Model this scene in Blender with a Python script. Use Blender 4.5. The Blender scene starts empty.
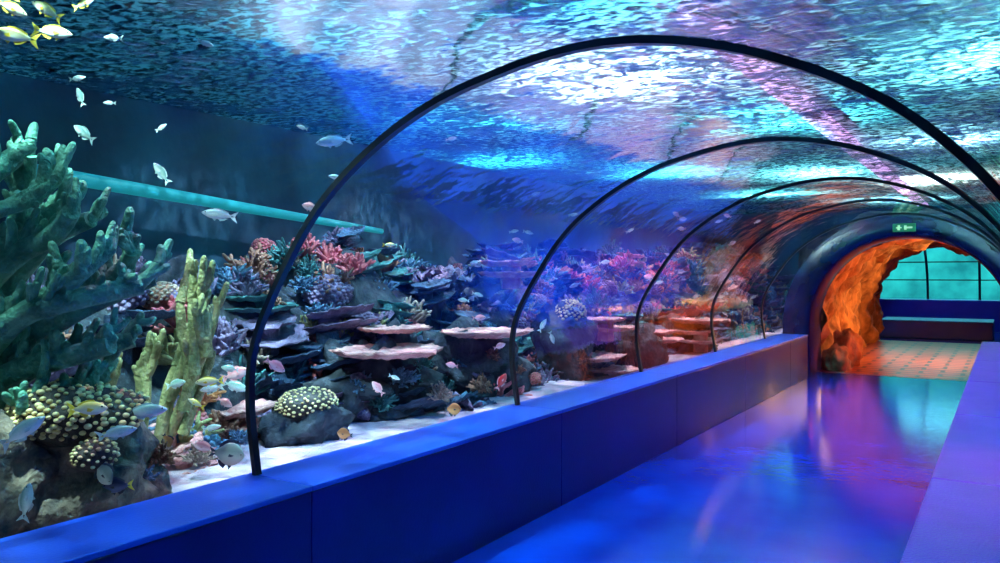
import bpy, bmesh, math, random
from mathutils import Vector, Matrix, noise
random.seed(7)
sc = bpy.context.scene
try:
    sc.view_settings.view_transform = 'Standard'
    sc.view_settings.look = 'None'
except Exception: pass
H = 1.5
TH = math.atan(507/800)
CT, ST = math.cos(TH), math.sin(TH)
LZ = .624   # ledge height

# ------------------------------------------------------------ helpers
def link(ob, parent=None):
    sc.collection.objects.link(ob)
    if parent: ob.parent = parent
    return ob
def empty(name, loc=(0,0,0)):
    e = bpy.data.objects.new(name, None); e.location = loc; e.empty_display_size = .1
    return link(e)
def meshobj(name, verts, faces, mats, smooth=False, parent=None, fm=None):
    me = bpy.data.meshes.new(name); me.from_pydata([tuple(v) for v in verts], [], faces); me.update()
    for m in (mats if isinstance(mats,(list,tuple)) else [mats]): me.materials.append(m)
    for i,p in enumerate(me.polygons):
        p.use_smooth = smooth
        if fm: p.material_index = fm[i]
    return link(bpy.data.objects.new(name, me), parent)
def fromnt(m): 
    m.use_nodes = True; return m.node_tree, m.node_tree.nodes, m.node_tree.links
def mat(name, c1, c2=None, scale=5, rough=.6, bump=0, bscale=None, spec=.5, coat=0, metal=0, detail=5, stretch=(1,1,1), p1=.35, p2=.65):
    m = bpy.data.materials.new(name); nt,N,L = fromnt(m)
    b = N['Principled BSDF']; b.inputs['Roughness'].default_value = rough
    b.inputs['Metallic'].default_value = metal
    b.inputs['Specular IOR Level'].default_value = spec
    b.inputs['Coat Weight'].default_value = coat
    b.inputs['Coat Roughness'].default_value = .08
    tc = N.new('ShaderNodeTexCoord'); mp = N.new('ShaderNodeMapping'); mp.inputs['Scale'].default_value = stretch
    L.new(tc.outputs['Object'], mp.inputs['Vector'])
    nz = N.new('ShaderNodeTexNoise'); nz.inputs['Scale'].default_value = scale; nz.inputs['Detail'].default_value = detail
    L.new(mp.outputs[0], nz.inputs['Vector'])
    rp = N.new('ShaderNodeValToRGB'); rp.color_ramp.elements[0].position = p1; rp.color_ramp.elements[1].position = p2
    rp.color_ramp.elements[0].color = (*c1,1); rp.color_ramp.elements[1].color = (*(c2 or c1),1)
    L.new(nz.outputs['Fac'], rp.inputs[0]); L.new(rp.outputs[0], b.inputs['Base Color'])
    if bump:
        n2 = N.new('ShaderNodeTexNoise'); n2.inputs['Scale'].default_value = bscale or scale*3; n2.inputs['Detail'].default_value = 4
        L.new(mp.outputs[0], n2.inputs['Vector'])
        bp = N.new('ShaderNodeBump'); bp.inputs['Strength'].default_value = bump; bp.inputs['Distance'].default_value = .03
        L.new(n2.outputs['Fac'], bp.inputs['Height']); L.new(bp.outputs[0], b.inputs['Normal'])
    return m
def box(bm, x0,x1,y0,y1,z0,z1, bev=0):
    b2 = bmesh.new(); bmesh.ops.create_cube(b2, size=1)
    for v in b2.verts:
        v.co = Vector(((x0+x1)/2+v.co.x*(x1-x0),(y0+y1)/2+v.co.y*(y1-y0),(z0+z1)/2+v.co.z*(z1-z0)))
    if bev: bmesh.ops.bevel(b2, geom=b2.edges[:], offset=bev, segments=2, affect='EDGES', profile=.5)
    t = bpy.data.meshes.new('t'); b2.to_mesh(t); b2.free(); bm.from_mesh(t); bpy.data.meshes.remove(t)
def bmobj(name, bm, mats, smooth=False, parent=None):
    me = bpy.data.meshes.new(name); bm.to_mesh(me); bm.free()
    for m in (mats if isinstance(mats,(list,tuple)) else [mats]): me.materials.append(m)
    for p in me.polygons: p.use_smooth = smooth
    return link(bpy.data.objects.new(name, me), parent)
def boxobj(name, x0,x1,y0,y1,z0,z1, m, bev=0, parent=None):
    bm = bmesh.new(); box(bm,x0,x1,y0,y1,z0,z1,bev); return bmobj(name,bm,m,False,parent)
def catmull(pts, n=8):
    out=[]; P=[pts[0]]+list(pts)+[pts[-1]]
    for i in range(1,len(P)-2):
        p0,p1,p2,p3=[Vector(q) for q in P[i-1:i+3]]
        for k in range(n):
            t=k/n; out.append(.5*((2*p1)+(p2-p0)*t+(2*p0-5*p1+4*p2-p3)*t*t+(3*p1-p0-3*p2+p3)*t**3))
    out.append(Vector(pts[-1])); return out
def resample(pts, n):
    d=[0]
    for a,b in zip(pts,pts[1:]): d.append(d[-1]+(b-a).length)
    out=[]; j=0
    for k in range(n):
        s=d[-1]*k/(n-1)
        while j<len(d)-2 and d[j+1]<s: j+=1
        t=(s-d[j])/max(1e-9,d[j+1]-d[j]); out.append(pts[j].lerp(pts[j+1],min(1,t)))
    return out

# ------------------------------------------------------------ materials
M_blue_side = mat('blue_panel', (.002,.0015,.075),(.003,.002,.105), 3, .35, .05, 60, coat=.1)
M_blue_top  = mat('blue_ledge_top', (.003,.05,.45),(.006,.06,.52), 3, .38, .08, 80, coat=.12)
M_purple = mat('purple_ledge_vinyl', (.3,.03,.5),(.38,.045,.58), 4, .34, .35, 90, coat=.15)
M_floor = mat('glossy_blue_floor', (.0004,.025,.36),(.0008,.038,.46), 2, .12, .05, 16, coat=.05, spec=.42)
M_rib = mat('black_joint', (.004,.006,.008),(.01,.012,.016), 6, .35, .03, 50, coat=.15)
M_navy = mat('navy_portal_paint', (.004,.006,.04),(.006,.009,.06), 3, .25, .03, 30, coat=.25)
M_tankwall = mat('tank_wall_paint', (.003,.018,.045),(.008,.06,.105), 1.3, .7, .3, 6)  # water haze is put into the wall's dark navy-teal colour
M_rockdark = mat('reef_rock', (.006,.014,.03),(.045,.055,.075), 7, .9, 1, 16)
M_rockfar = mat('orange_cave_rock', (.09,.025,.015),(.45,.2,.1), 4, .85, 1, 10, p1=.3, p2=.7)
M_sand = mat('sand', (.42,.28,.38),(.62,.46,.56), 9, .9, .5, 60)
M_ceil = mat('hall_ceiling_paint', (.5,.6,.62),(.7,.75,.78), 1.2, .9)
M_fartank = mat('far_tank_wall_paint', (.008,.15,.18),(.08,.5,.5), 1.3, .8, p1=.3, p2=.72)

def tile_mat():
    m = bpy.data.materials.new('passage_floor_tile'); nt,N,L = fromnt(m); b=N['Principled BSDF']
    tc=N.new('ShaderNodeTexCoord'); br=N.new('ShaderNodeTexBrick'); br.inputs['Scale'].default_value=.9
    br.inputs['Color1'].default_value=(.3,.06,.05,1); br.inputs['Color2'].default_value=(.38,.11,.05,1); br.inputs['Mortar'].default_value=(.015,.01,.08,1)  # orange reflection on the floor is put into the tile colours
    br.inputs['Mortar Size'].default_value=.03
    L.new(tc.outputs['Object'],br.inputs['Vector']); L.new(br.outputs[0],b.inputs['Base Color']); b.inputs['Roughness'].default_value=.3
    b.inputs['Specular IOR Level'].default_value=.4
    return m
M_tile = tile_mat()

def glass_mat(name, tint, blend, k, bumps, bsc, gl=(1,1,1)):
    m = bpy.data.materials.new(name); nt,N,L = fromnt(m); N.remove(N['Principled BSDF']); out=N['Material Output']
    tc=N.new('ShaderNodeTexCoord'); nz=N.new('ShaderNodeTexNoise'); nz.inputs['Scale'].default_value=bsc; nz.inputs['Detail'].default_value=3
    L.new(tc.outputs['Object'],nz.inputs['Vector'])
    bp=N.new('ShaderNodeBump'); bp.inputs['Strength'].default_value=bumps; bp.inputs['Distance'].default_value=.05; L.new(nz.outputs['Fac'],bp.inputs['Height'])
    fr=N.new('ShaderNodeLayerWeight'); fr.inputs['Blend'].default_value=blend
    mu=N.new('ShaderNodeMath'); mu.operation='MULTIPLY'; mu.inputs[1].default_value=k; L.new(fr.outputs['Fresnel'],mu.inputs[0])
    mx=N.new('ShaderNodeMixShader'); tr=N.new('ShaderNodeBsdfTransparent'); tr.inputs[0].default_value=(*tint,1)
    g=N.new('ShaderNodeBsdfGlossy'); g.inputs['Roughness'].default_value=.06; g.inputs[0].default_value=(*gl,1); L.new(bp.outputs[0],g.inputs['Normal'])
    L.new(mu.outputs[0],mx.inputs[0]); L.new(tr.outputs[0],mx.inputs[1]); L.new(g.outputs[0],mx.inputs[2]); L.new(mx.outputs[0],out.inputs[0])
    return m
M_glass = glass_mat('tunnel_acrylic', (.94,.98,1), .11, .5, .1, 4)

def water_mat():
    m = bpy.data.materials.new('rippled_water_surface'); nt,N,L = fromnt(m); N.remove(N['Principled BSDF']); out=N['Material Output']
    tc=N.new('ShaderNodeTexCoord')
    mp=N.new('ShaderNodeMapping'); mp.inputs['Rotation'].default_value=(0,0,.9); mp.inputs['Scale'].default_value=(1,1.6,1); L.new(tc.outputs['Object'],mp.inputs[0])
    def nz(s,d,ds=0):
        n=N.new('ShaderNodeTexNoise'); n.inputs['Scale'].default_value=s; n.inputs['Detail'].default_value=d; n.inputs['Distortion'].default_value=ds; L.new(mp.outputs[0],n.inputs['Vector']); return n
    n1=nz(4.4,6,1.6); n2=nz(.8,3); n3=nz(12,3,.6)
    ad=N.new('ShaderNodeMath'); ad.operation='MULTIPLY_ADD'; L.new(n2.outputs['Fac'],ad.inputs[0]); ad.inputs[1].default_value=.75; L.new(n1.outputs['Fac'],ad.inputs[2])
    rp=N.new('ShaderNodeMapRange'); rp.inputs[1].default_value=.79; rp.inputs[2].default_value=.94; rp.inputs[3].default_value=.94; rp.inputs[4].default_value=.02; L.new(ad.outputs[0],rp.inputs[0])
    bp=N.new('ShaderNodeBump'); bp.inputs['Strength'].default_value=1; bp.inputs['Distance'].default_value=.12; L.new(n1.outputs['Fac'],bp.inputs['Height'])
    tr=N.new('ShaderNodeBsdfTransparent'); tr.inputs[0].default_value=(.75,.97,1,1)
    rf=N.new('ShaderNodeBsdfRefraction'); rf.inputs['IOR'].default_value=1.3; rf.inputs['Roughness'].default_value=.0; rf.inputs[0].default_value=(.6,.97,1,1); L.new(bp.outputs[0],rf.inputs['Normal'])
    m3=N.new('ShaderNodeMapRange'); m3.inputs[1].default_value=.42; m3.inputs[2].default_value=.58; L.new(n3.outputs['Fac'],m3.inputs[0])
    m1=N.new('ShaderNodeMixShader'); L.new(m3.outputs[0],m1.inputs[0]); L.new(tr.outputs[0],m1.inputs[1]); L.new(rf.outputs[0],m1.inputs[2])
    g=N.new('ShaderNodeBsdfGlossy'); g.inputs['Roughness'].default_value=.08; g.inputs[0].default_value=(.4,.85,1,1); L.new(bp.outputs[0],g.inputs['Normal'])
    m2=N.new('ShaderNodeMixShader'); L.new(rp.outputs[0],m2.inputs[0]); L.new(m1.outputs[0],m2.inputs[1]); L.new(g.outputs[0],m2.inputs[2]); L.new(m2.outputs[0],out.inputs[0])
    return m
M_water = water_mat()
def emis(name,c,s):
    m=bpy.data.materials.new(name); nt,N,L=fromnt(m); b=N['Principled BSDF']; b.inputs['Base Color'].default_value=(*[x*.5 for x in c],1)
    b.inputs['Emission Color'].default_value=(*c,1); b.inputs['Emission Strength'].default_value=s; return m

# ------------------------------------------------------------ tunnel profile
prof_h = [(-1.842,-.584),(-1.872,-.37),(-1.847,-.192),(-1.723,.02),(-1.586,.189),(-1.406,.324),(-1.2095,.4195),(-1.004,.474),(-.82,.5),(-.654,.494),(-.484,.456),
          (-.331,.396),(-.193,.318),(-.098,.238),(-.01,.136),(.08,-.01),(.16,-.2),(.205,-.4),(.215,-.584)]
prof = resample(catmull([(x*H,0,(1+z)*H) for x,z in prof_h],8),90)
def offset(pts, d):
    out=[]
    for i,p in enumerate(pts):
        a=pts[max(0,i-1)]; b=pts[min(len(pts)-1,i+1)]; t=(b-a).normalized()
        n=Vector((-t.z,0,t.x)); out.append(p+n*d)   # outward
    return out
def loft(name, contours, m, smooth=True, closed=False, parent=None):
    n=len(contours[0]); V=[v for c in contours for v in c]; F=[]
    k=len(contours)
    for i in range(k if closed else k-1):
        j=(i+1)%k
        for a in range(n-1): F.append((i*n+a,i*n+a+1,j*n+a+1,j*n+a))
    return meshobj(name,V,F,m,smooth,parent)
def aty(pts,y): return [Vector((p.x,y,p.z)) for p in pts]

YP = 12.2
ys=[-3.45+i*(YP+3.45)/24 for i in range(25)]
tun=empty('aquarium_tunnel')
loft('glass_vault',[aty(prof,y) for y in ys],M_glass,parent=tun)
for k,y in enumerate((-2.0,.17,2.38,4.58,6.72,8.88,11.05)):
    w=.016; o=offset(prof,.012); i=offset(prof,-.013)
    loft('arch_rib_%d'%(k+1),[aty(o,y-w),aty(o,y+w),aty(i,y+w),aty(i,y-w)],M_rib,False,True,parent=tun)

# ledges
e=empty('ledge_left')
segs=[-3.45,-1.9,.2,2.38,4.58,6.72,8.88,11.05,12.15]
bm=bmesh.new(); bt=bmesh.new()
for a,b in zip(segs,segs[1:]):
    box(bm,-2.82,-2.432,a+.002,b-.002,0,LZ-.026,.004); box(bt,-2.82,-2.426,a+.001,b-.001,LZ-.024,LZ,.005)
bmobj('panels',bm,M_blue_side,parent=e); bmobj('top_slab',bt,M_blue_top,parent=e)
bm=bmesh.new(); s=[-3.45+.0,-1.65,.2,2.05,3.9,5.75,7.6,9.45,11.3,12.15]
for a,b in zip(s,s[1:]): box(bm,-.279,.36,a+.003,b-.003,0,LZ,.014)
bmobj('ledge_right',bm,M_purple)

boxobj('floor',-2.9,.5,-3.45,12.95,-.12,0,M_floor)
boxobj('floor_tiled_passage',-2.9,.6,12.95,20.0,-.12,.002,M_tile)
boxobj('wall_behind',-6.2,6.2,-3.7,-3.5,-.1,3.2,M_tankwall)

# ------------------------------------------------------------ portal
def arch_contour(cx,cz,r,n,zf=0):
    pts=[Vector((cx-r,0,zf+(cz-zf)*k/6)) for k in range(6)]
    pts+=[Vector((cx-r*math.cos(math.pi*k/40),0,cz+r*math.sin(math.pi*k/40))) for k in range(41)]
    pts+=[Vector((cx+r,0,cz-(cz-zf)*(k+1)/6)) for k in range(6)]
    return resample(pts,n)
NP=90
inn=arch_contour(-1.17,.78,1.23,NP); mid=arch_contour(-1.17,.8,1.36,NP)
outc=arch_contour(-1.2,.74,1.6,NP)
loft('portal_ring',[aty(outc,YP+.9),aty(outc,YP+.02),aty(mid,YP-.02),aty(arch_contour(-1.17,.79,1.29,NP),YP-.06),aty(inn,YP),aty(inn,YP+.75)],M_navy,True)
cont=[]
base=arch_contour(-1.17,.78,1.27,NP)
for k in range(120):
    y=YP+.76+k*(20.0-YP-.76)/119
    c=[]
    for p in base:
        q=Vector((p.x,y,p.z)); n=abs(noise.fractal(q*1.0,1,2,4))*-.28-abs(noise.noise(q*3+Vector((4,2,1))))*.15+noise.noise(q*8)*.02+.06
        d=(Vector((p.x,0,p.z))-Vector((-1.17,0,.6))).normalized()
        g = .16*math.sin(min(1,k/16)*math.pi/2) - (.16*max(0,(k-94)/25)**.6)
        c.append(q+d*(n+g+.04))
    cont.append(c)
loft('cave_tunnel_rock',cont,M_rockfar)
oc=[]
for k in range(30):
    y=YP+.92+k*(19.9-YP-.92)/29
    oc.append([Vector((p.x,y,p.z))+ (Vector((p.x,0,p.z))-Vector((-1.2,0,.6))).normalized()*(.12+noise.fractal(Vector((p.x,y,p.z)),1,2,4)*.35) for p in outc])
loft('cave_outer_rock',oc,mat('outer_cave_rock',(.03,.03,.045),(.14,.09,.09),5,.85,.8,12))

def rock(name, loc, size, m, seed=0, sub=4, amp=.35, fr=1.6, parent=None):
    bm=bmesh.new(); bmesh.ops.create_icosphere(bm,subdivisions=sub,radius=1)
    for v in bm.verts:
        n=noise.fractal(v.co*fr+Vector((seed,seed*2,0)),1,2,5); r=1+amp*n+.08*noise.noise(v.co*6+Vector((seed,0,0)))
        v.co=Vector((v.co.x*size[0]*r,v.co.y*size[1]*r,v.co.z*size[2]*r))
    ob=bmobj(name,bm,m,True,parent); ob.location=loc; return ob
rock('cave_boulder',(-2.25,13.4,.12),(.2,.3,.25),M_rockfar,3)
rock('cave_boulder',(-2.22,14.1,.2),(.22,.4,.4),M_rockfar,5)

# exit sign
e=empty('exit_sign',(-1.18,YP-.09,2.13))
g=emis('sign_green',(.02,.3,.12),.4); w=emis('sign_white',(.5,1,.6),.6)
boxobj('case',-.14,.14,0,.03,-.055,.055,g,.006,e)
bm=bmesh.new(); box(bm,-.1,-.03,-.004,0,-.008,.008); box(bm,.02,.1,-.004,0,-.012,.012); box(bm,.0,.03,-.004,0,-.03,.03); box(bm,-.08,-.05,-.004,0,-.035,.035)
bmobj('pictogram',bm,w,parent=e)

# ------------------------------------------------------------ far tunnel
boxobj('floor_far',-7,5,20.2,24.1,-.12,0,M_floor)
boxobj('platform_step',-2.6,-.25,20.9,22.4,0,.42,M_blue_top,.02)
boxobj('ledge_far',-6.9,4.9,24.1,24.7,0,.82,M_blue_top,.02)
fp=[Vector((0,24.4-2.6+2.6*math.cos(a),.82+1.7*math.sin(a))) for a in [math.pi*.6*k/30 for k in range(31)]]
ft=empty('far_tunnel')
loft('glass_vault',[[Vector((x,p.y,p.z)) for p in fp] for x in [-6.8+k*.97 for k in range(13)]],M_glass,parent=ft)
for x in (-4.2,-3,-1.8,-.6,.6):
    loft('rib',[[Vector((x-.03,p.y,p.z)) for p in fp],[Vector((x+.03,p.y,p.z)) for p in fp],[Vector((x+.03,p.y-.04,p.z-.04)) for p in fp],[Vector((x-.03,p.y-.04,p.z-.04)) for p in fp]],M_rib,False,True,parent=ft)
for k in (5,10,15):
    q=fp[k]; bm=bmesh.new(); box(bm,-6.8,4.8,q.y-.04,q.y-.01,q.z-.02,q.z+.01); bmobj('purlin',bm,M_rib,parent=ft)
boxobj('wall_far_tank',-7,5,28,28.2,0,2.95,M_fartank)
boxobj('wall_far_left',-7.2,-7,20.2,28.2,0,2.95,M_fartank)
boxobj('wall_far_right',5,5.2,20.2,28.2,0,2.95,M_fartank)
boxobj('ceiling_far',-7.2,5.2,20.2,28.2,2.95,3.02,M_fartank)
boxobj('far_tank_floor',-7,5,24.7,28,0,.3,M_sand)

# ------------------------------------------------------------ tank shell
boxobj('wall_tank_left',-6.5,-6.3,-3.7,20.2,-.1,3.0,M_tankwall)
boxobj('wall_tank_right',6.3,6.5,-3.7,20.2,-.1,3.0,M_tankwall)
bm=bmesh.new(); box(bm,-6.3,-2.9,20,20.2,-.1,3.0); box(bm,.5,6.3,20,20.2,-.1,3.0); box(bm,-2.9,.5,20,20.2,2.3,3.0)
bmobj('wall_tank_end',bm,M_tankwall)
meshobj('water_surface',[(-6.3,-3.5,2.995),(6.3,-3.5,2.995),(6.3,20,2.995),(-6.3,20,2.995)],[(0,1,2,3)],M_water)
boxobj('ceiling_hall',-20,16,-6,46,4.7,4.9,M_ceil)

def sandz(x,y): return .42+.03*noise.noise(Vector((x*1.2,y*1.2,0)))+.012*noise.noise(Vector((x*5,y*5,2)))
def grid(name,x0,x1,y0,y1,st,f,m):
    nx=int((x1-x0)/st)+1; ny=int((y1-y0)/st)+1; V=[];F=[]
    for j in range(ny+1):
        for i in range(nx+1):
            x=x0+(x1-x0)*i/nx; y=y0+(y1-y0)*j/ny; V.append(f(x,y))
    for j in range(ny):
        for i in range(nx): a=j*(nx+1)+i; F.append((a,a+1,a+nx+2,a+nx+1))
    return meshobj(name,V,F,m,True)
grid('sand_bed',-6.2,-2.83,-3.4,19.9,.1,lambda x,y:(x,y,sandz(x,y)),M_sand)
grid('sand_bed',.42,6.2,-3.4,19.9,.3,lambda x,y:(x,y,sandz(x,y)),M_sand)
def reef_z(x,y):
    ax=abs(x)
    front=4.0+.2*noise.noise(Vector((0,y*.7,3)))
    t=max(0,min(1,(ax-front)/1.2)); t=t*t*(3-2*t)
    h=.95+.25*noise.noise(Vector((x*.5,y*.5,7)))+.022*y
    return .34+t*h+(.06+.34*t)*noise.fractal(Vector((x*1.9,y*1.9,1)),1,2,5)*.8
def reef_pt(x,y):
    z=reef_z(x,y); o=noise.noise_vector(Vector((x*2,y*2,z*2)))*.14
    return (x+o.x,y+o.y,z)
grid('reef_rock_mound',-6.12,-3.5,-2,19.8,.06,reef_pt,M_rockdark)
grid('reef_rock_mound',3.5,6.12,-2,19.8,.2,reef_pt,M_rockdark)

# ------------------------------------------------------------ corals
def curves_to_mesh(name, splines, m, res=3, parent=None):
    cu=bpy.data.curves.new(name,'CURVE'); cu.dimensions='3D'; cu.bevel_depth=1; cu.bevel_resolution=res; cu.use_fill_caps=True; cu.resolution_u=3
    for pts,rad in splines:
        s=cu.splines.new('NURBS'); s.points.add(len(pts)-1); s.order_u=3; s.use_endpoint_u=True
        for p,q,r in zip(s.points,pts,rad): p.co=(*q,1); p.radius=r
    t=bpy.data.objects.new('tmp',cu); sc.collection.objects.link(t)
    dg=bpy.context.evaluated_depsgraph_get(); me=bpy.data.meshes.new_from_object(t.evaluated_get(dg))
    bpy.data.objects.remove(t); me.name=name; me.materials.clear(); me.materials.append(m)
    for p in me.polygons: p.use_smooth=True
    return me
def rv(a): return Vector((random.uniform(-a,a),random.uniform(-a,a),random.uniform(-a,a)))
def finger(p,d,L,r,sp,n=4,bend=.25,up=.15):
    pts=[p.copy()]; rad=[r]; q=p.copy(); d=d.normalized()
    for k in range(n):
        d=(d+rv(bend)+Vector((0,0,up))).normalized(); q=q+d*L/n; pts.append(q.copy()); rad.append(r*(1-.25*(k+1)/n))
    q=q+d*r*.5; pts.append(q); rad.append(r*.35)
    sp.append((pts,rad)); return pts,d
def tree(p,d,L,r,depth,sp,spread=.8,up=.2,kids=3,ratio=.65):
    pts,dd=finger(p,d,L,r,sp,4,.22,up)
    if depth>0:
        for k in range(kids):
            i=random.randint(1,4); nd=(d+rv(spread)).normalized()
            tree(pts[i],nd,L*ratio*random.uniform(.8,1.2),r*.8,depth-1,sp,spread,up,kids,ratio)
def coralmat(n,c1,c2,sc_=9): return mat(n,c1,c2,sc_,.65,.7,45)
C_green=coralmat('green_elkhorn',(.04,.17,.12),(.14,.4,.29))
C_olive=coralmat('olive_finger',(.14,.16,.06),(.4,.38,.17))
C_purple=coralmat('mauve_coral',(.07,.05,.13),(.23,.17,.3))
C_blue=coralmat('blue_coral',(.02,.07,.16),(.09,.21,.34))
C_pink=coralmat('pink_plate',(.5,.16,.18),(.85,.44,.4),12)
C_brown=coralmat('brown_coral',(.14,.05,.04),(.4,.18,.12))
C_beige=coralmat('beige_coral',(.18,.12,.11),(.46,.35,.29))
C_teal=coralmat('teal_coral',(.015,.09,.11),(.07,.25,.25))
C_rose=coralmat('rose_coral',(.42,.05,.09),(.7,.2,.22))
C_orange=coralmat('orange_coral',(.42,.12,.04),(.75,.33,.12))
C_navy=coralmat('navy_coral',(.01,.03,.08),(.05,.1,.2))
C_dark=mat('dark_polyp_base',(.012,.01,.015),(.05,.035,.03),12,.7,.5,40)
C_cream=mat('cream_polyp',(.6,.42,.18),(.95,.75,.4),20,.6,.2,60)

U=Vector((CT,ST,0)); Wv=Vector((-ST,CT,0)); Z=Vector((0,0,1))
sp=[]; O=Vector((-3.85,1.62,.8))
def loc(u,z,w=0): return O+U*u+Z*z+Wv*w
mains=[([(.1,-.4),(.12,.1),(.14,.5),(.18,.85),(.22,1.05),(.3,1.2)],.07),
       ([(.14,.6),(.3,.78),(.48,.86),(.62,.93)],.055),
       ([(.14,.8),(.28,.95),(.4,1.02),(.5,1.1)],.04),
       ([(.12,.3),(.35,.5),(.58,.6),(.86,.68)],.06),
       ([(.3,.45),(.5,.62),(.68,.7),(.78,.78)],.045),
       ([(.1,.1),(.3,.28),(.52,.34),(.74,.42)],.06),
       ([(.1,-.1),(.3,.05),(.45,.12),(.6,.22)],.055),
       ([(.0,0),(-.1,.3),(-.2,.7),(-.25,1.1)],.07)]
for mp_,r in mains:
    for w0 in (-.07,.1):
        pts=[loc(u+random.uniform(-.03,.03),z+random.uniform(-.03,.03),w0+.12*random.uniform(-1,1)) for u,z in mp_]
        sp.append((pts,[r*(1-.45*i/len(pts)) for i in range(len(pts))]))
        for a,b in zip(pts,pts[1:]):
            if b.z<.9: continue
            for t in (.1,.4,.7,.95):
                p=a.lerp(b,t); d=((b-a).normalized()*.7+Z*.6+rv(.5))
                tree(p,d,random.uniform(.08,.14),random.uniform(.02,.032),1,sp,.7,.15,2)
link(bpy.data.objects.new('elkhorn_coral',curves_to_mesh('elkhorn_coral',sp,C_green)))
sp=[]; O=Vector((-3.95,2.75,.5))
for u,z,L in [(-.25,0,.45),(-.15,.05,.5),(-.05,0,.5),(.0,.1,.55),(.08,.1,.6),(.14,.25,.6),(.02,.3,.45),(.2,.45,.4),(.26,.55,.35),(-.3,.2,.35)]:
    tree(loc(u,z,random.uniform(-.1,.1)),Vector((0,0,1))+U*.3+rv(.3),L,.034,2,sp,.5,.35,3,.42)
link(bpy.data.objects.new('finger_coral',curves_to_mesh('finger_coral',sp,C_olive)))

def bush(name,m,n=40,r=.02,L=.15):
    sp=[]
    for i in range(n):
        a=random.uniform(0,6.28); e_=random.uniform(.1,1.5); d=Vector((math.cos(a)*math.cos(e_),math.sin(a)*math.cos(e_),math.sin(e_)))
        tree(d*.03,d,L*random.uniform(.7,1.1),r,1,sp,.8,.05,3,.5)
    return curves_to_mesh(name,sp,m,1)
def plate(name,m,R=.3,lay=1,st=1):
    V=[];F=[]
    for l in range(lay):
        b=len(V); n=56; rings=10; ox=random.uniform(-.1,.1)*l; oy=random.uniform(-.1,.1)*l; sc_=1-.2*l; sd=random.uniform(0,50)
        for s_ in (0,1):
            for k in range(rings+1):
                t=k/rings
                for j in range(n):
                    a=2*math.pi*j/n
                    rim=1+.35*noise.noise(Vector((math.cos(a)*1.6,math.sin(a)*1.6,sd)))+.1*noise.noise(Vector((math.cos(a)*6,math.sin(a)*6,sd)))
                    rr=R*sc_*t*rim
                    z=.02*t**2+l*.1+.02*noise.noise(Vector((rr*math.cos(a)*22,rr*math.sin(a)*22,sd)))
                    if s_: z-=.026*(1-t**6)+.006
                    V.append((ox+rr*math.cos(a),oy+rr*math.sin(a),z))
        N_=n*(rings+1)
        for s_ in (0,1):
            for k in range(rings):
                for j in range(n):
                    q=b+s_*N_+k*n+j; q2=b+s_*N_+k*n+(j+1)%n; f=(q,q2,q2+n,q+n); F.append(f if s_ else f[::-1])
        for j in range(n):
            q=b+rings*n+j; q2=b+rings*n+(j+1)%n; F.append((q,q2,q2+N_,q+N_))
    if lay>1:
        b=len(V); n=12
        for k in range(3):
            for j in range(n):
                a=2*math.pi*j/n; r=R*.3; V.append((r*math.cos(a),r*math.sin(a),.1*(lay-1)-.06*k*lay))
        for k in range(2):
            for j in range(n): F.append((b+k*n+j,b+k*n+(j+1)%n,b+(k+1)*n+(j+1)%n,b+(k+1)*n+j))
    me=bpy.data.meshes.new(name); me.from_pydata(V,[],F); me.materials.append(m)
    for p in me.polygons: p.use_smooth=True
    return me
def lettuce(name,m,n=14,R=.2):
    V=[];F=[]
    for s_ in range(n):
        a0=random.uniform(0,6.28); wdt=random.uniform(.1,.2); h=random.uniform(.08,.17); off=Vector((random.uniform(-R,R),random.uniform(-R,R),0)); sd=random.uniform(0,99); b=len(V)
        for i in range(13):
            for j in range(6):
                s=(i/12-.5)*2; t=j/5
                fan=wdt*(.35+.65*t)*s; wav=.04*math.sin(s*7+sd)*t; lean=.12*t*t
                x=fan; y=wav+lean; z=h*t*(1-.25*s*s)+.02*math.sin(s*13+sd)*t
                V.append(off+Vector((x*math.cos(a0)-y*math.sin(a0),x*math.sin(a0)+y*math.cos(a0),z)))
        for i in range(12):
            for j in range(5): q=b+i*6+j; F.append((q,q+1,q+7,q+6))
    me=bpy.data.meshes.new(name); me.from_pydata([tuple(v) for v in V],[],F); me.materials.append(m)
    for p in me.polygons: p.use_smooth=True
    return me
def spotted(name,R,n,flat=.6,kr=.022,md=None,mk=None):
    bm=bmesh.new(); bmesh.ops.create_icosphere(bm,subdivisions=4,radius=R)
    for v in bm.verts:
        r=1+.2*noise.noise(v.co*6); v.co*=r; v.co.z*=flat
    nf=len(bm.faces); ga=math.pi*(3-5**.5)
    for i in range(n):
        z=1-1.5*(i+.5)/n; rr=math.sqrt(max(0,1-z*z)); a=ga*i
        d=Vector((rr*math.cos(a),rr*math.sin(a),z))+rv(.045); p=d.normalized()*R; p*=1+.2*noise.noise(p*6); p.z*=flat; p*=1.01
        s=kr*random.uniform(.7,1.15)
        bmesh.ops.create_icosphere(bm,subdivisions=2,radius=s,matrix=Matrix.Translation(p)@Matrix.Diagonal((1,1,.75,1)))
    bm.faces.ensure_lookup_table()
    for i,f in enumerate(bm.faces): f.material_index = 0 if i<nf else 1; f.smooth=True
    me=bpy.data.meshes.new(name); bm.to_mesh(me); bm.free(); me.materials.append(md or C_dark); me.materials.append(mk or C_cream); return me
def inst(name,me,loc,s=1,rz=None,tilt=(0,0),parent=None):
    ob=bpy.data.objects.new(name,me); ob.location=loc; ob.scale=(s,s,s) if not isinstance(s,tuple) else s
    ob.rotation_euler=(tilt[0],tilt[1],random.uniform(0,6.28) if rz is None else rz); return link(ob,parent)

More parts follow.
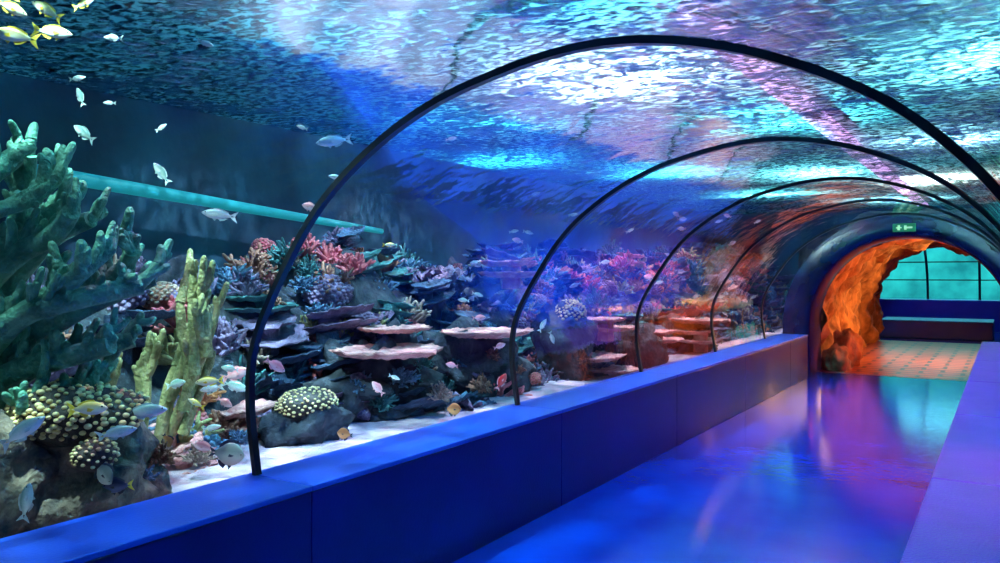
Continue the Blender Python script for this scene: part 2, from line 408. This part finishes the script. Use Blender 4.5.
M_enc=mat('encrusted_rock',(.025,.03,.05),(.28,.2,.15),9,.85,1,25)
rock('coral_rock',(-3.42,1.98,.57),(.3,.32,.3),M_enc,11)
rock('coral_rock',(-3.55,1.62,.6),(.3,.3,.34),M_enc,14)
rock('coral_rock',(-3.38,2.22,.45),(.15,.15,.2),M_enc,15)
inst('spotted_coral',spotted('spotted_coral',.27,380,.5,.0145),(-3.38,1.92,.9))
inst('spotted_coral',spotted('spotted_coral',.085,80,.8,.010),(-3.12,1.86,.77))
rock('coral_rock',(-3.85,3.7,.5),(.26,.26,.2),M_rockdark,17)
inst('spotted_coral',spotted('spotted_coral',.19,190,.5,.0115),(-3.8,3.67,.67))
inst('spotted_coral',spotted('spotted_coral',.15,130,.85,.018),(-3.83,7.4,1.1))
rock('coral_rock',(-3.9,7.4,.75),(.3,.35,.4),M_rockdark,21)
rock('coral_rock',(-3.7,8.9,.6),(.3,.5,.3),M_rockdark,23); rock('coral_rock',(-3.95,6.3,.55),(.25,.3,.26),M_rockdark,27)

P1=plate('table_coral',C_pink,.33,1); P2=plate('table_coral',C_pink,.3,2)
garden=empty('coral_garden')
protos=[bush('b1',C_purple),bush('b2',C_blue),bush('b3',C_brown),bush('b4',C_teal,50,.014,.16),bush('b5',C_rose,34),
        lettuce('l1',C_purple),lettuce('l2',C_blue),lettuce('l3',C_brown),plate('p1',C_purple,.3,2),plate('p2',C_navy,.32,3),plate('p3',C_teal,.3,2),bush('b6',C_olive,20,.02,.18),lettuce('l4',C_navy),
        spotted('s1',.17,150,.7,.024,C_navy,C_blue),spotted('s2',.17,150,.7,.024,C_purple,C_purple),spotted('s3',.14,110,.7,.02,C_brown,C_rose),bush('b7',C_orange,24,.016,.12),plate('p4',C_pink,.22,2),bush('b8',C_beige,40,.018,.14),spotted('s4',.16,140,.7,.02,C_brown,C_beige)]
wts=[8,11,5,7,4.5,3,4,2,4,4,2,3,3,8,7,4,2.5,2.5,4,4]
for i,(pm,x,y,z,s) in enumerate([(P1,-3.9,4.61,.92,1.25),(P1,-4.15,4.95,1.06,.9),(P1,-3.9,5.91,.98,1.2),(P1,-3.68,7.6,.63,1.1),(P2,-4.3,7.0,1.5,1.1),(P1,-3.5,7.7,.5,.9),(P2,-3.75,8.1,.9,1),(P2,-3.5,10.6,.6,1.1),(P1,-3.6,10.9,.85,1.2),(P2,-3.6,9.2,.7,1)]):
    inst('table_coral',pm,(x,y,z),s)
    if i in (0,1,2,3,6,8): 
        hh=(z-.3)/2; rock('coral_rock',(x-.34,y+.18,z-.03-hh),(.34*s,.45*s,hh*1.12),M_rockdark,40+i,4,.45,2)
        # small corals encrusting the supporting rock below the plate
        for k in range(9):
            a=random.uniform(-2.2,.9); zz=random.uniform(.46,z-.16)
            inst('coral',random.choice([protos[j] for j in (0,1,2,3,13,14,19,5,6)]),(x-.34+math.cos(a)*.29*s,y+.18+math.sin(a)*.4*s,zz),random.uniform(.35,.6),None,(random.uniform(-.3,.3),.5),garden)
for i in range(760):
    y=random.uniform(2.4,19.2); x=-(3.9+1.8*random.random()**1.1)
    me=random.choices(protos,wts)[0]; z=reef_z(x,y)
    inst('coral',me,(x,y,z+(.06 if me.name[0]=='p' else -.02)),random.uniform(.5,1.1)*(1+.02*y),None,(random.uniform(-.25,.25),random.uniform(-.1,.4)),garden)
for (x,y,z) in [(-3.65,4.9,.55),(-3.75,5.6,.52),(-3.75,6.2,.6),(-3.75,6.5,.52),(-3.6,7.3,.6),(-3.6,8.6,.8),(-3.5,8.9,.72),(-3.35,2.3,.62),(-3.3,2.15,.55),(-3.65,2.75,.5),(-3.75,3.1,.52)]:
    inst('coral',random.choice([protos[i] for i in (1,2,3,4,13,15,18,19,0)]),(x,y,z),random.uniform(.35,.65),None,(0,.3),garden)
for i in range(50):
    y=random.uniform(4,19.2); x=random.uniform(4.1,5.7)
    inst('coral',random.choices(protos,wts)[0],(x,y,reef_z(x,y)),random.uniform(.9,1.5),None,(0,0),garden)

a=Vector((-5.95,2.4,2.29)); b=Vector((-5.95,6.9,1.98))
link(bpy.data.objects.new('underwater_light_tube',curves_to_mesh('underwater_light_tube',[([a,a.lerp(b,.5),b],[.06,.055,.03])],emis('turquoise_glow',(.008,.24,.28),.8))))  # added glowing tube stands in for a bright turquoise line

# ------------------------------------------------------------ fish
def fish_mesh(name, mb, mf, depth=.36, fat=.13, fork=.16, tailc=None):
    V=[];F=[];FM=[]
    xs=[.5,.47,.42,.34,.24,.12,0,-.12,-.22,-.3,-.36]
    hs=[.02,.2,.42,.68,.9,1.0,.97,.8,.52,.3,.24]; n=12
    for x,h in zip(xs,hs):
        hh=h*depth/2; ww=fat/2*math.sqrt(h)*(1 if x>-.1 else max(.15,(x+.4)/.3))
        for j in range(n):
            a=2*math.pi*j/n; V.append((x,ww*math.cos(a),hh*math.sin(a)+.015*(1-abs(x)*2)))
    for i in range(len(xs)-1):
        for j in range(n): F.append((i*n+j,i*n+(j+1)%n,(i+1)*n+(j+1)%n,(i+1)*n+j)); FM.append(0)
    F.append(tuple(range(n))[::-1]); FM.append(0); F.append(tuple((len(xs)-1)*n+j for j in range(n))); FM.append(0)
    def fin(pts,mi=1,y=.006):
        b=len(V); k=len(pts)
        for s in (y,-y):
            for p in pts: V.append((p[0],(p[2] if len(p)>2 else 0)+s,p[1]))
        F.append(tuple(range(b,b+k))); F.append(tuple(range(b+2*k-1,b+k-1,-1))); FM.extend([mi,mi])
        for i in range(k): F.append((b+i,b+(i+1)%k,b+k+(i+1)%k,b+k+i)); FM.append(mi)
    d=depth/2
    fin([(-.34,.03),(-.42,.1),(-.56,fork+.02),(-.5,.07),(-.47,0)],2); fin([(-.34,-.03),(-.47,0),(-.5,-.07),(-.56,-fork-.02),(-.42,-.1)],2)
    fin([(.22,d*.85),(.15,d*1.25),(.02,d*1.3),(-.12,d*1.12),(-.26,d*.75),(-.28,d*.45),(-.1,d*.75),(.1,d*.9)])
    fin([(.0,-d*.85),(-.06,-d*1.22),(-.18,-d*1.0),(-.28,-d*.5),(-.15,-d*.6)])
    fin([(.18,-d*.85),(.1,-d*1.3),(.06,-d*.9)])
    for s in (1,-1):
        fin([(.2,-.01,s*fat*.5),(.06,.03,s*fat*.72),(.03,-.05,s*fat*.72),(.12,-.06,s*fat*.6)],1,.003)
        bm=bmesh.new(); bmesh.ops.create_icosphere(bm,subdivisions=1,radius=.022,matrix=Matrix.Translation((.39,s*fat*.33,.04)))
        b=len(V); 
        for v in bm.verts: V.append(tuple(v.co))
        for f in bm.faces: F.append(tuple(b+v.index for v in f.verts)); FM.append(3)
        bm.free()
    me=bpy.data.meshes.new(name); me.from_pydata(V,[],F)
    for m in (mb,mf,tailc or mf,mats_eye): me.materials.append(m)
    for i,p in enumerate(me.polygons): p.material_index=FM[i]; p.use_smooth=(FM[i]==0)
    return me
def body_mat(name,top,belly,rough=.3):
    m=bpy.data.materials.new(name); nt,N,L=fromnt(m); b=N['Principled BSDF']; b.inputs['Roughness'].default_value=rough; b.inputs['Metallic'].default_value=.15
    tc=N.new('ShaderNodeTexCoord'); sx=N.new('ShaderNodeSeparateXYZ'); L.new(tc.outputs['Object'],sx.inputs[0])
    nz=N.new('ShaderNodeTexNoise'); nz.inputs['Scale'].default_value=14; L.new(tc.outputs['Object'],nz.inputs['Vector'])
    ma=N.new('ShaderNodeMath'); ma.operation='MULTIPLY_ADD'; L.new(nz.outputs['Fac'],ma.inputs[0]); ma.inputs[1].default_value=.08; L.new(sx.outputs['Z'],ma.inputs[2])
    mr=N.new('ShaderNodeMapRange'); mr.inputs[1].default_value=-.02; mr.inputs[2].default_value=.14; L.new(ma.outputs[0],mr.inputs[0])
    mx=N.new('ShaderNodeMixRGB'); mx.inputs[1].default_value=(*belly,1); mx.inputs[2].default_value=(*top,1); L.new(mr.outputs[0],mx.inputs[0]); L.new(mx.outputs[0],b.inputs['Base Color'])
    return m
mats_eye=mat('fish_eye',(.005,.005,.005),None,5,.1)
Y_fin=mat('yellow_fin',(.9,.6,.04),(.95,.75,.1),8,.5); S_fin=mat('silver_fin',(.5,.6,.62),(.7,.8,.8),8,.5); D_fin=mat('dark_fin',(.02,.03,.06),(.05,.06,.1),8,.5)
P_fin=mat('pink_fin',(.8,.3,.35),(.9,.45,.45),8,.5)
FM_={'silver':fish_mesh('silver_f',body_mat('silver_body',(.35,.5,.52),(.98,.98,.98)),S_fin,.3,.12),
'yellow':fish_mesh('yellow_f',body_mat('yellow_body',(.9,.75,.25),(.98,.97,.9)),Y_fin,.3,.12),
'green':fish_mesh('green_f',body_mat('green_body',(.25,.45,.4),(.8,.95,.9)),S_fin,.34,.13),
'pink':fish_mesh('pink_f',body_mat('pink_body',(.85,.3,.35),(1,.65,.7)),P_fin,.42,.13),
'disc':fish_mesh('disc_f',body_mat('grey_body',(.3,.35,.3),(.7,.7,.58)),D_fin,.72,.14,.14),
'brown':fish_mesh('brown_f',body_mat('brown_body',(.45,.16,.06),(.7,.32,.12)),D_fin,.75,.14,.12),
'tang':fish_mesh('tang_f',body_mat('tang_body',(.02,.03,.1),(.08,.1,.25)),D_fin,.45,.13,.15,Y_fin),
'red':fish_mesh('red_f',body_mat('red_body',(.6,.02,.03),(.7,.1,.1)),P_fin,.4,.13)}
# kind, x, y, z (cm), length (cm), pitch, heading
FISH=[('fusilier_fish','yellow',-345,171,248,19,12,-1),('fusilier_fish','yellow',-360,195,258,18,-8,1),('fusilier_fish','yellow',-345,170,259,14,-25,1),('fusilier_fish','yellow',-375,200,272,16,30,-1),
('fusilier_fish','yellow',-375,218,280,11,20,1),('silver_fish','silver',-390,242,272,10,5,-1),('silver_fish','silver',-405,310,288,10,-20,1),('silver_fish','silver',-405,232,251,8,10,1),('silver_fish','green',-375,216,235,9,70,-1),
('silver_fish','green',-360,209,215,13,35,-1),('silver_fish','green',-360,249,201,12,55,-1),('silver_fish','silver',-330,340,227,20,-8,-1),('silver_fish','silver',-375,389,214,10,10,-1),
('silver_fish','silver',-360,284,182,18,8,-1),('silver_fish','pink',-360,351,191,11,15,-1),('yellow_damselfish','yellow',-375,443,171,9,0,1),
('pink_anthias_fish','pink',-345,396,76,11,50,-1),('silver_fish','green',-345,247,96,11,15,1),('fusilier_fish','yellow',-345,266,95,14,-5,-1),('silver_fish','pink',-345,283,97,15,20,1),
('silver_fish','green',-360,295,88,15,-15,1),('pink_anthias_fish','pink',-337,303,100,12,-35,1),('silver_fish','silver',-352,273,90,12,-10,-1),
('silver_fish','silver',-307,205,92,18,5,1),('fusilier_fish','yellow',-305,179,97,18,5,1),('silver_fish','silver',-312,158,91,18,35,1),('silver_fish','silver',-303,190,86,15,12,1),
('bannerfish','disc',-303,184,71,11,-50,1),('silver_fish','green',-306,156,66,14,80,1),('yellowtail_tang_fish','tang',-305,191,64,13,-5,-1),('surgeonfish','disc',-318,256,63,16,-10,1),
('butterflyfish','brown',-315,438,59,11,0,1),('butterflyfish','brown',-322,341,58,9,10,-1),('silver_fish','silver',-330,588,107,12,60,1),('silver_fish','silver',-330,604,95,11,-70,1),('red_squirrelfish','red',-330,523,67,14,60,1),
('silver_fish','pink',-345,263,62,11,20,-1),('butterflyfish','brown',-345,242,69,7,-60,1),('silver_fish','silver',-345,268,71,9,10,1),('pink_anthias_fish','pink',-345,544,92,10,20,1),
('silver_fish','silver',-360,706,139,12,-20,-1),('silver_fish','silver',-375,808,163,13,10,1),('pink_anthias_fish','pink',-375,992,165,15,20,1),('silver_fish','silver',-345,413,81,8,-20,1),('pink_anthias_fish','pink',-340,471,84,9,10,-1),
('silver_fish','silver',-330,457,245,8,10,1),('silver_fish','silver',-315,390,255,7,0,1),('silver_fish','silver',-390,240,238,6,0,-1),('silver_fish','silver',-345,330,235,7,20,-1),('silver_fish','silver',-390,270,230,7,30,1),
('silver_fish','silver',-390,640,190,9,10,1),('silver_fish','silver',-380,560,160,9,-10,-1),('silver_fish','silver',-340,880,140,11,15,1),('silver_fish','green',-350,500,130,9,5,-1),
('fusilier_fish','yellow',-350,160,262,13,10,1),('fusilier_fish','yellow',-365,176,268,13,-10,-1),('fusilier_fish','yellow',-350,262,84,9,30,-1),('pink_anthias_fish','pink',-350,280,82,9,-30,1),('silver_fish','green',-340,275,101,9,10,-1)]
for k in range(26):
    y=random.uniform(300,1300); FISH.append(('silver_fish' if k%2 else 'pink_anthias_fish','silver' if k%2 else 'pink',-random.uniform(320,360),y,random.uniform(95,240),random.uniform(6,9)+y*.003,random.uniform(-30,40),random.choice((1,-1))))
for nm,k,x,y,z,L_,ang,hd in FISH:
    ob=bpy.data.objects.new(nm,FM_[k]); ob.location=(x/100,y/100,z/100); ob.scale=(L_/100,)*3
    R=Matrix.Rotation(TH+(0 if hd>0 else math.pi)+random.uniform(-.25,.25),4,'Z')@Matrix.Rotation(-math.radians(ang),4,'Y')
    ob.rotation_euler=R.to_euler(); link(ob)

# ------------------------------------------------------------ lights
def light(name,kind,loc,target,energy,col,size=.05,angle=90,blend=.6,sy=None):
    l=bpy.data.lights.new(name,kind); l.energy=energy; l.color=col
    if kind=='SPOT': l.spot_size=math.radians(angle); l.spot_blend=blend; l.shadow_soft_size=size
    elif kind=='POINT': l.shadow_soft_size=size
    elif kind=='AREA':
        l.size=size
        if sy: l.shape='RECTANGLE'; l.size_y=sy
    ob=bpy.data.objects.new(name,l); ob.location=loc
    if target is not None: ob.rotation_euler=(Vector(target)-Vector(loc)).to_track_quat('-Z','Y').to_euler()
    return link(ob)
for i,(x,y,c,e_) in enumerate([(-3.6,1.6,(.75,1,.9),3000),(-4.3,4.6,(.7,.88,1),2300),(-4.4,7.5,(1,.72,.82),2800),(-4.4,10.5,(1,.45,.5),3200),(-4.4,13,(1,.45,.35),3000),(-4.3,16,(.8,.8,1),2200),(4,5,(.6,.9,1),900),(4,11,(.7,.9,1),900)]):
    light('tank_lamp','SPOT',(x+.4,y-.6,4.3),(x-.3,y,0),e_,c,.05,92)  # added unseen spots; the pink ones stand in for reddish haze
for y in (2.5,4.2,6): light('sand_lamp','SPOT',(-3.15,y,4.2),(-3.3,y,0),750,(1,.35,.65),.05,32)
for (x,y,c,e_) in [(-5.4,12.2,(.9,1,1),3400),(-3.5,8,(.08,.85,.95),1000),(-1.5,5,(.05,.85,.9),1200),(0,8,(.2,1,1),2000),(-4,17,(.12,.95,1),2600),(1.5,4,(.4,.98,1),2400),(-7,8,(.03,.45,.65),550),(0,14,(.3,.95,1),2800),(-4,4,(.03,.5,.65),320),(2,10,(.6,1,1),3200),(-9,14,(.05,.6,.8),1000),(-1,22,(.5,.9,1),3200),
    (-9,24,(.1,.8,.9),3000),(-5,27,(.3,.9,.95),4500),(-2,31,(.9,.9,.8),4500),(-8,33,(.2,.9,.95),4500),(-12,19,(.05,.6,.8),1600),(-4,38,(.4,.9,1),4500)]:
    light('ceiling_wash_lamp','SPOT',(x,y,3.15),(x,y,4.7),e_*1.2,c,.1,150,1)  # invented uplights, brighten the ceiling seen through the ripples
link(bpy.data.objects.new('pink_neon_tube',curves_to_mesh('pink_neon_tube',[([Vector((-3.1,9,4.52)),Vector((-3.1,20,4.52)),Vector((-3.1,40,4.52))],[.18,.18,.18])],emis('pink_neon',(1,.4,.85),3.2))))  # glowing tube added to make the pink glitter streak on the water
light('corridor_lamp','SPOT',(-1.2,2,4.4),(-1.4,4,0),950,(.02,.22,1),.1,85)  # unseen blue spots added to light floor and ledges
light('corridor_lamp','SPOT',(-1.2,7,4.4),(-1.4,7.5,0),620,(.02,.2,1),.1,85)  # second added blue spot, further down the corridor
light('pink_lamp','SPOT',(1.2,3.2,4.2),(.15,3.9,.6),550,(1,.25,.4),.1,30)
light('cave_lamp','SPOT',(-.2,14.6,1.6),(-2.2,14.6,.9),210,(1,.36,.09),.06,150)
light('cave_lamp','SPOT',(-.5,18.0,1.3),(-1.9,17.2,1.7),270,(1,.45,.1),.06,120)
light('cave_lamp','SPOT',(-.6,15.6,1.75),(-1.2,16.2,0),420,(1,.4,.08),.05,120)
light('red_cave_lamp','SPOT',(-.1,13.4,1.2),(-2.3,14.0,1.2),130,(1,.03,.01),.05,150)
light('far_tank_lamp','AREA',(-1.5,26.3,2.9),(-1.5,26.3,0),270,(.2,1,.9),6,sy=2)
light('far_corridor_lamp','SPOT',(-1.5,22.2,2.9),(-1.5,22.6,0),60,(.05,.3,1),.05,130)
w=bpy.data.worlds.new('hall'); sc.world=w; w.use_nodes=True; w.node_tree.nodes['Background'].inputs[0].default_value=(.02,.2,.3,1); w.node_tree.nodes['Background'].inputs[1].default_value=.8

cd=bpy.data.cameras.new('camera'); cam=bpy.data.objects.new('camera',cd); link(cam); cam.location=(0,0,1.5)
cam.rotation_euler=(math.pi/2,0,TH); cd.sensor_width=36; cd.lens=28.8; cd.shift_y=-.0075; cd.clip_start=.02
sc.camera=cam
